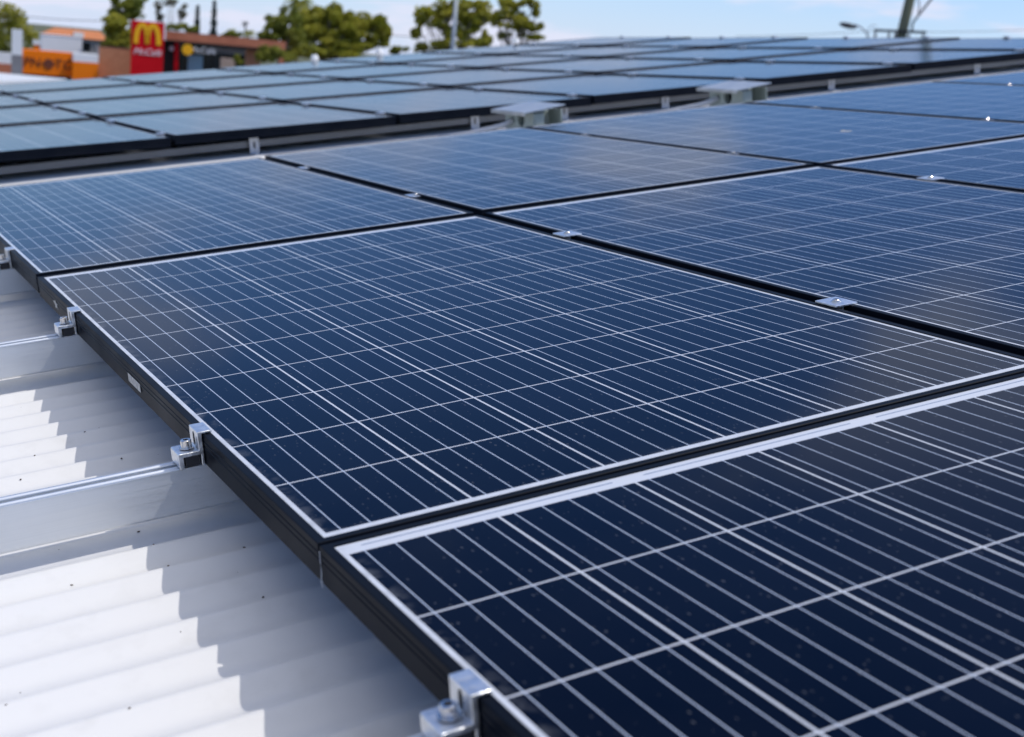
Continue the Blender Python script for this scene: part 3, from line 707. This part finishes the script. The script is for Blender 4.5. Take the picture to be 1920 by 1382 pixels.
tree('gum_tree', 850, 96, [(808, 22, 26, 12), (836, 14, 26, 12), (870, 14, 26, 16), (900, 10, 20, 12), (792, 34, 12, 14), (826, 44, 22, 12), (875, 40, 26, 14), (860, 66, 26, 14), (880, 80, 34, 12), (830, 84, 20, 10), (905, 30, 16, 14), (780, 62, 8, 14), (790, 88, 14, 8), (912, 72, 10, 14), (852, 26, 40, 16), (890, 26, 26, 14), (845, 58, 22, 16), (895, 54, 16, 14)], M_leaf, 'open olive gum tree behind the grey lamp pole', leaf=.17, dens=.75, seed=9)
tree('gum_tree', 968, 99, [(955, 26, 24, 14), (985, 36, 24, 14), (1006, 24, 8, 12), (950, 4, 16, 6), (990, 6, 16, 8), (975, 56, 10, 12), (1000, 70, 16, 6), (1012, 50, 6, 6), (945, 66, 10, 8), (970, 44, 26, 12), (930, 34, 14, 14), (995, 52, 16, 10), (960, 14, 20, 10)], M_leaf, 'smaller open gum tree at the right end of the skyline trees', leaf=.17, dens=.6, seed=10)
tree('shrub', 745, 105, [(748, 92, 14, 6), (738, 96, 10, 5)], M_leaf2, 'low dark bush between the two big tree groups', 'shrub', leaf=.14, trunk=False, seed=11)
tree('shrub', 425, 130, [(438, 64, 12, 5), (426, 66, 8, 4)], M_leaf2, 'small green treetop above the middle of the restaurant roof', 'treetop', leaf=.2, trunk=False, seed=12)
def pine(px, D, ytop, ybot, wpx, label, seed):
    rnd = random.Random(seed); base = at(px, 90, D); base = Vector((base.x, D, 0)); t = thing('pine_tree', Matrix.Translation(base), label, 'tree', 'narrow dark pines')
    zt_, zb2 = hz(px, ytop, D), hz(px, ybot, D) - 2; k = D / F
    bm = bmesh.new(); tube(bm, [(0, 0, 0), (0, 0, zt_)], .22, 8, .05); child('trunk', me(bm, 'trunk', M_bark), t)
    bm = bmesh.new(); z = zb2
    while z < zt_:
        u = (z - zb2) / (zt_ - zb2); R = wpx * k * (1.02 - u * .8) * rnd.uniform(.8, 1.1)
        leaves(bm, Vector((0, 0, z)), Vector((R, R, .24)), 110, .22, rnd); z += .55 * rnd.uniform(.7, 1.1)
    child('crown', me(bm, 'crown', M_dark_leaf), t)
pine(399, 170, -2, 62, 8, 'taller narrow dark pine above the restaurant', 21); pine(368, 175, 10, 58, 7, 'shorter narrow dark pine above the restaurant', 22)
def palm(px, D, ytop, ln, label, seed, m=M_leaf2, n=18, group='palms'):
    rnd = random.Random(seed); base = at(px, 90, D); base = Vector((base.x, D, 0)); t = thing('palm_tree', Matrix.Translation(base), label, 'palm tree', group)
    zt_ = hz(px, ytop, D); bm = bmesh.new(); tube(bm, [(0, 0, 0), (.1, 0, zt_ * .5), (0, 0, zt_)], .16, 8, .10); child('trunk', me(bm, 'trunk', M_bark, True), t)
    bm = bmesh.new()
    for f in range(n):
        a = 2 * PI * f / n + rnd.uniform(-.2, .2); up = rnd.uniform(-.1, 1.1); d = Vector((math.cos(a), math.sin(a), 0)); L_ = ln * rnd.uniform(.8, 1.1)
        sp = [Vector((0, 0, zt_)) + d * (L_ * u) + Vector((0, 0, L_ * (up * u - 1.05 * u * u))) for u in [k / 9 for k in range(10)]]
        side = d.cross(Vector((0, 0, 1)))
        for k in range(1, 10):
            w_ = L_ * .22 * math.sin(PI * (k / 10) ** .7) + .05
            for sgn in (-1, 1):
                q = [bm.verts.new(sp[k - 1]), bm.verts.new(sp[k]), bm.verts.new(sp[k] + side * sgn * w_ - Vector((0, 0, w_ * .7)))]; bm.faces.new(q)
    child('fronds', me(bm, 'fronds', m), t)
palm(458, 150, 42, .42, 'tiny thin palm against the sky right of the pines', 31, M_dark_leaf); palm(432, 150, 57, .8, 'small palm crown just above the roof right of the pines', 32, M_leaf2); palm(466, 140, 58, .75, 'small palm crown left of the leafy green tree', 33, M_leaf2)
palm(556, 127, 4, 1.7, 'large palm arching above the leafy green tree', 34, M_leaf2, 24)

# ------------------------------------------------------------------ poles and wires
Dp = 70.
p1, p0 = at(855, 0, Dp), at(849, 88, Dp)
t = thing('lamp_pole', Matrix.Translation((p0.x, Dp, 0)), 'slim grey lamp pole standing in front of the gum tree', 'lamp pole')
zt_ = 9.0; kx = (p1.x - p0.x) / (p1.z - p0.z)
bm = bmesh.new(); tube(bm, [(-kx * p0.z, 0, 0), (kx * (zt_ - p0.z), 0, zt_)], .125, 14, .10); child('pole', me(bm, 'pole', M_pole, True), t)
bm = bmesh.new(); tube(bm, [(kx * (zt_ - p0.z), 0, zt_), (kx * 5 + .5, 0, zt_ + .3), (kx * 5 + 1.4, 0, zt_ + .4)], .05, 8); box(bm, kx * 5 + 1.3, kx * 5 + 1.9, -.14, .14, zt_ + .32, zt_ + .46, .03); child('lamp_arm', me(bm, 'lamp_arm', M_pole), t)
Du = 60.
q0, q1 = at(1689, 72, Du), at(1706, 0, Du)
t = thing('utility_pole', Matrix.Translation((q0.x, Du, 0)), 'leaning timber utility pole with a dark crossarm at the right', 'utility pole')
lean = (q1.x - q0.x) / (q1.z - q0.z)
X = lambda z: lean * (z - q0.z)
zt_ = q1.z + 4
bm = bmesh.new(); tube(bm, [(X(0) * .3, 0, 0), (X(q0.z), 0, q0.z), (X(zt_), 0, zt_)], .235, 14, .20); child('pole', me(bm, 'pole', M_wood, True), t)
ca = at(1684, 59, Du); zc = ca.z
x0_, x1_ = at(1636, 57, Du), at(1734, 61, Du)
bm = bmesh.new(); A_ = Vector((x0_.x - q0.x, -.22, x0_.z)); B_ = Vector((x1_.x - q0.x, -.22, x1_.z))
dv = (B_ - A_); bmesh.ops.create_cube(bm, size=1, matrix=Matrix.Translation((A_ + B_) / 2) @ dv.to_track_quat('X', 'Z').to_matrix().to_4x4() @ Matrix.Diagonal((dv.length, .12, .11, 1)))
ar = child('crossarm', me(bm, 'crossarm', M_cable), t)
for u in (.04, .3, .42, .68, .95):
    p = A_ + dv * u; bm = bmesh.new()
    for k, rr in enumerate((.045, .065, .045, .06, .035)): cyl(bm, (p.x, p.y, p.z - .10 - k * .05), rr, .045, seg=12)
    child('insulator', me(bm, 'insulator', M_greyw), ar)
bm = bmesh.new(); pa_, pb_, pc_, pd_ = [at(a, b, Du - .3) - Vector((q0.x, Du, 0)) for a, b in ((1709, 58), (1712, 42), (1726, 24), (1748, -4))]
tube(bm, [pa_, pb_, pc_, pd_, pd_ + Vector((.6, 0, .9))], .045, 8); child('riser_cable', me(bm, 'riser_cable', M_cable, True), t)
bm = bmesh.new(); pa_, pb_, pc_ = [at(a, b, Du - .3) - Vector((q0.x, Du, 0)) for a, b in ((1722, 26), (1724, 10), (1721, -6))]
tube(bm, [pa_, pb_, pc_], .03, 8); child('thin_cable', me(bm, 'thin_cable', M_greyw, True), t)
Ds = 58.
t = thing('street_lamp', Matrix.Translation((at(1629, 72, Ds).x, Ds, 0)), 'street lamp with a dark oval head left of the utility pole', 'street lamp')
b0 = Vector((at(1629, 72, Ds).x, Ds, 0))
pl = [at(a, b, Ds) - b0 for a, b in ((1628, 72), (1624, 60), (1614, 51), (1602, 46))]
bm = bmesh.new(); tube(bm, [(0, 0, 0), pl[0]], .07, 10, .055); child('pole', me(bm, 'pole', M_pole, True), t)
bm = bmesh.new(); tube(bm, pl, .035, 8); child('arm', me(bm, 'arm', M_pole, True), t)
hp = at(1590, 48, Ds) - b0; bm = bmesh.new(); bmesh.ops.create_uvsphere(bm, u_segments=20, v_segments=10, radius=1, matrix=Matrix.Translation(hp) @ Matrix.Rotation(.12, 4, 'Y') @ Matrix.Diagonal((.38, .2, .115, 1))); child('lamp_head', me(bm, 'lamp_head', M_lamp, True), t)
bm = bmesh.new(); tube(bm, [at(a, b, Ds) - b0 for a, b in ((1629, 66), (1628, 54), (1636, 47), (1644, 48))], .018, 6); child('hook', me(bm, 'hook', M_pole), t)
def wire(a, b, Da, Db, sag, r, label):
    A, B = at(*a, Da), at(*b, Db); bm = bmesh.new(); pts = [A.lerp(B, u / 14) - Vector((0, 0, sag * 4 * (u / 14) * (1 - u / 14))) for u in range(15)]
    bm2 = bm; tube(bm2, [p - A for p in pts], r, 5); o = link('overhead_wire', me(bm2, 'overhead_wire', M_cable), None, Matrix.Translation(A)); tag(o, label, 'wire', 'overhead wires')
wire((1733, 60), (2100, 44), Du, Du + 6, .1, .012, 'overhead wire running right from the crossarm'); wire((1636, 58), (1380, 68), Du, Du + 10, .05, .012, 'overhead wire running left from the crossarm')
wire((-60, 14), (196, 39), 130, 118, .3, .03, 'overhead wire above the orange tiled house'); wire((735, 66), (800, 68), 110, 112, .05, .03, 'overhead wire between the two big tree groups')
# pale roof vents past the far edge of the rear array
def vent(x, y, h, label):
    t = thing('roof_vent', ROOF @ Matrix.Translation((x, y, -.12)), label, 'roof vent', 'pale vents beyond the rear array')
    bm = bmesh.new(); cyl(bm, (0, 0, h / 2), .02, h, seg=14); child('pipe', me(bm, 'pipe', M_white), t)
    bm = bmesh.new(); cyl(bm, (0, 0, h + .012), .042, .05, seg=18, r2=.026); child('cowl', me(bm, 'cowl', M_white), t)
for px_, py_, lab in ((590, 110, 'leftmost small pale vent on the far roof edge'), (711, 98, 'middle small pale vent on the far roof edge'), (967, 78, 'right small pale vent on the far roof edge')):
    d = MR.transposed() @ (MCW @ Vector(((px_ - 960) / F, (py_ - 691) / F, 1))); s = (13.05 - CR.y) / d.y; p = CR + d * s
    vent(p.x, 13.05, p.z + .12 - .0, lab)
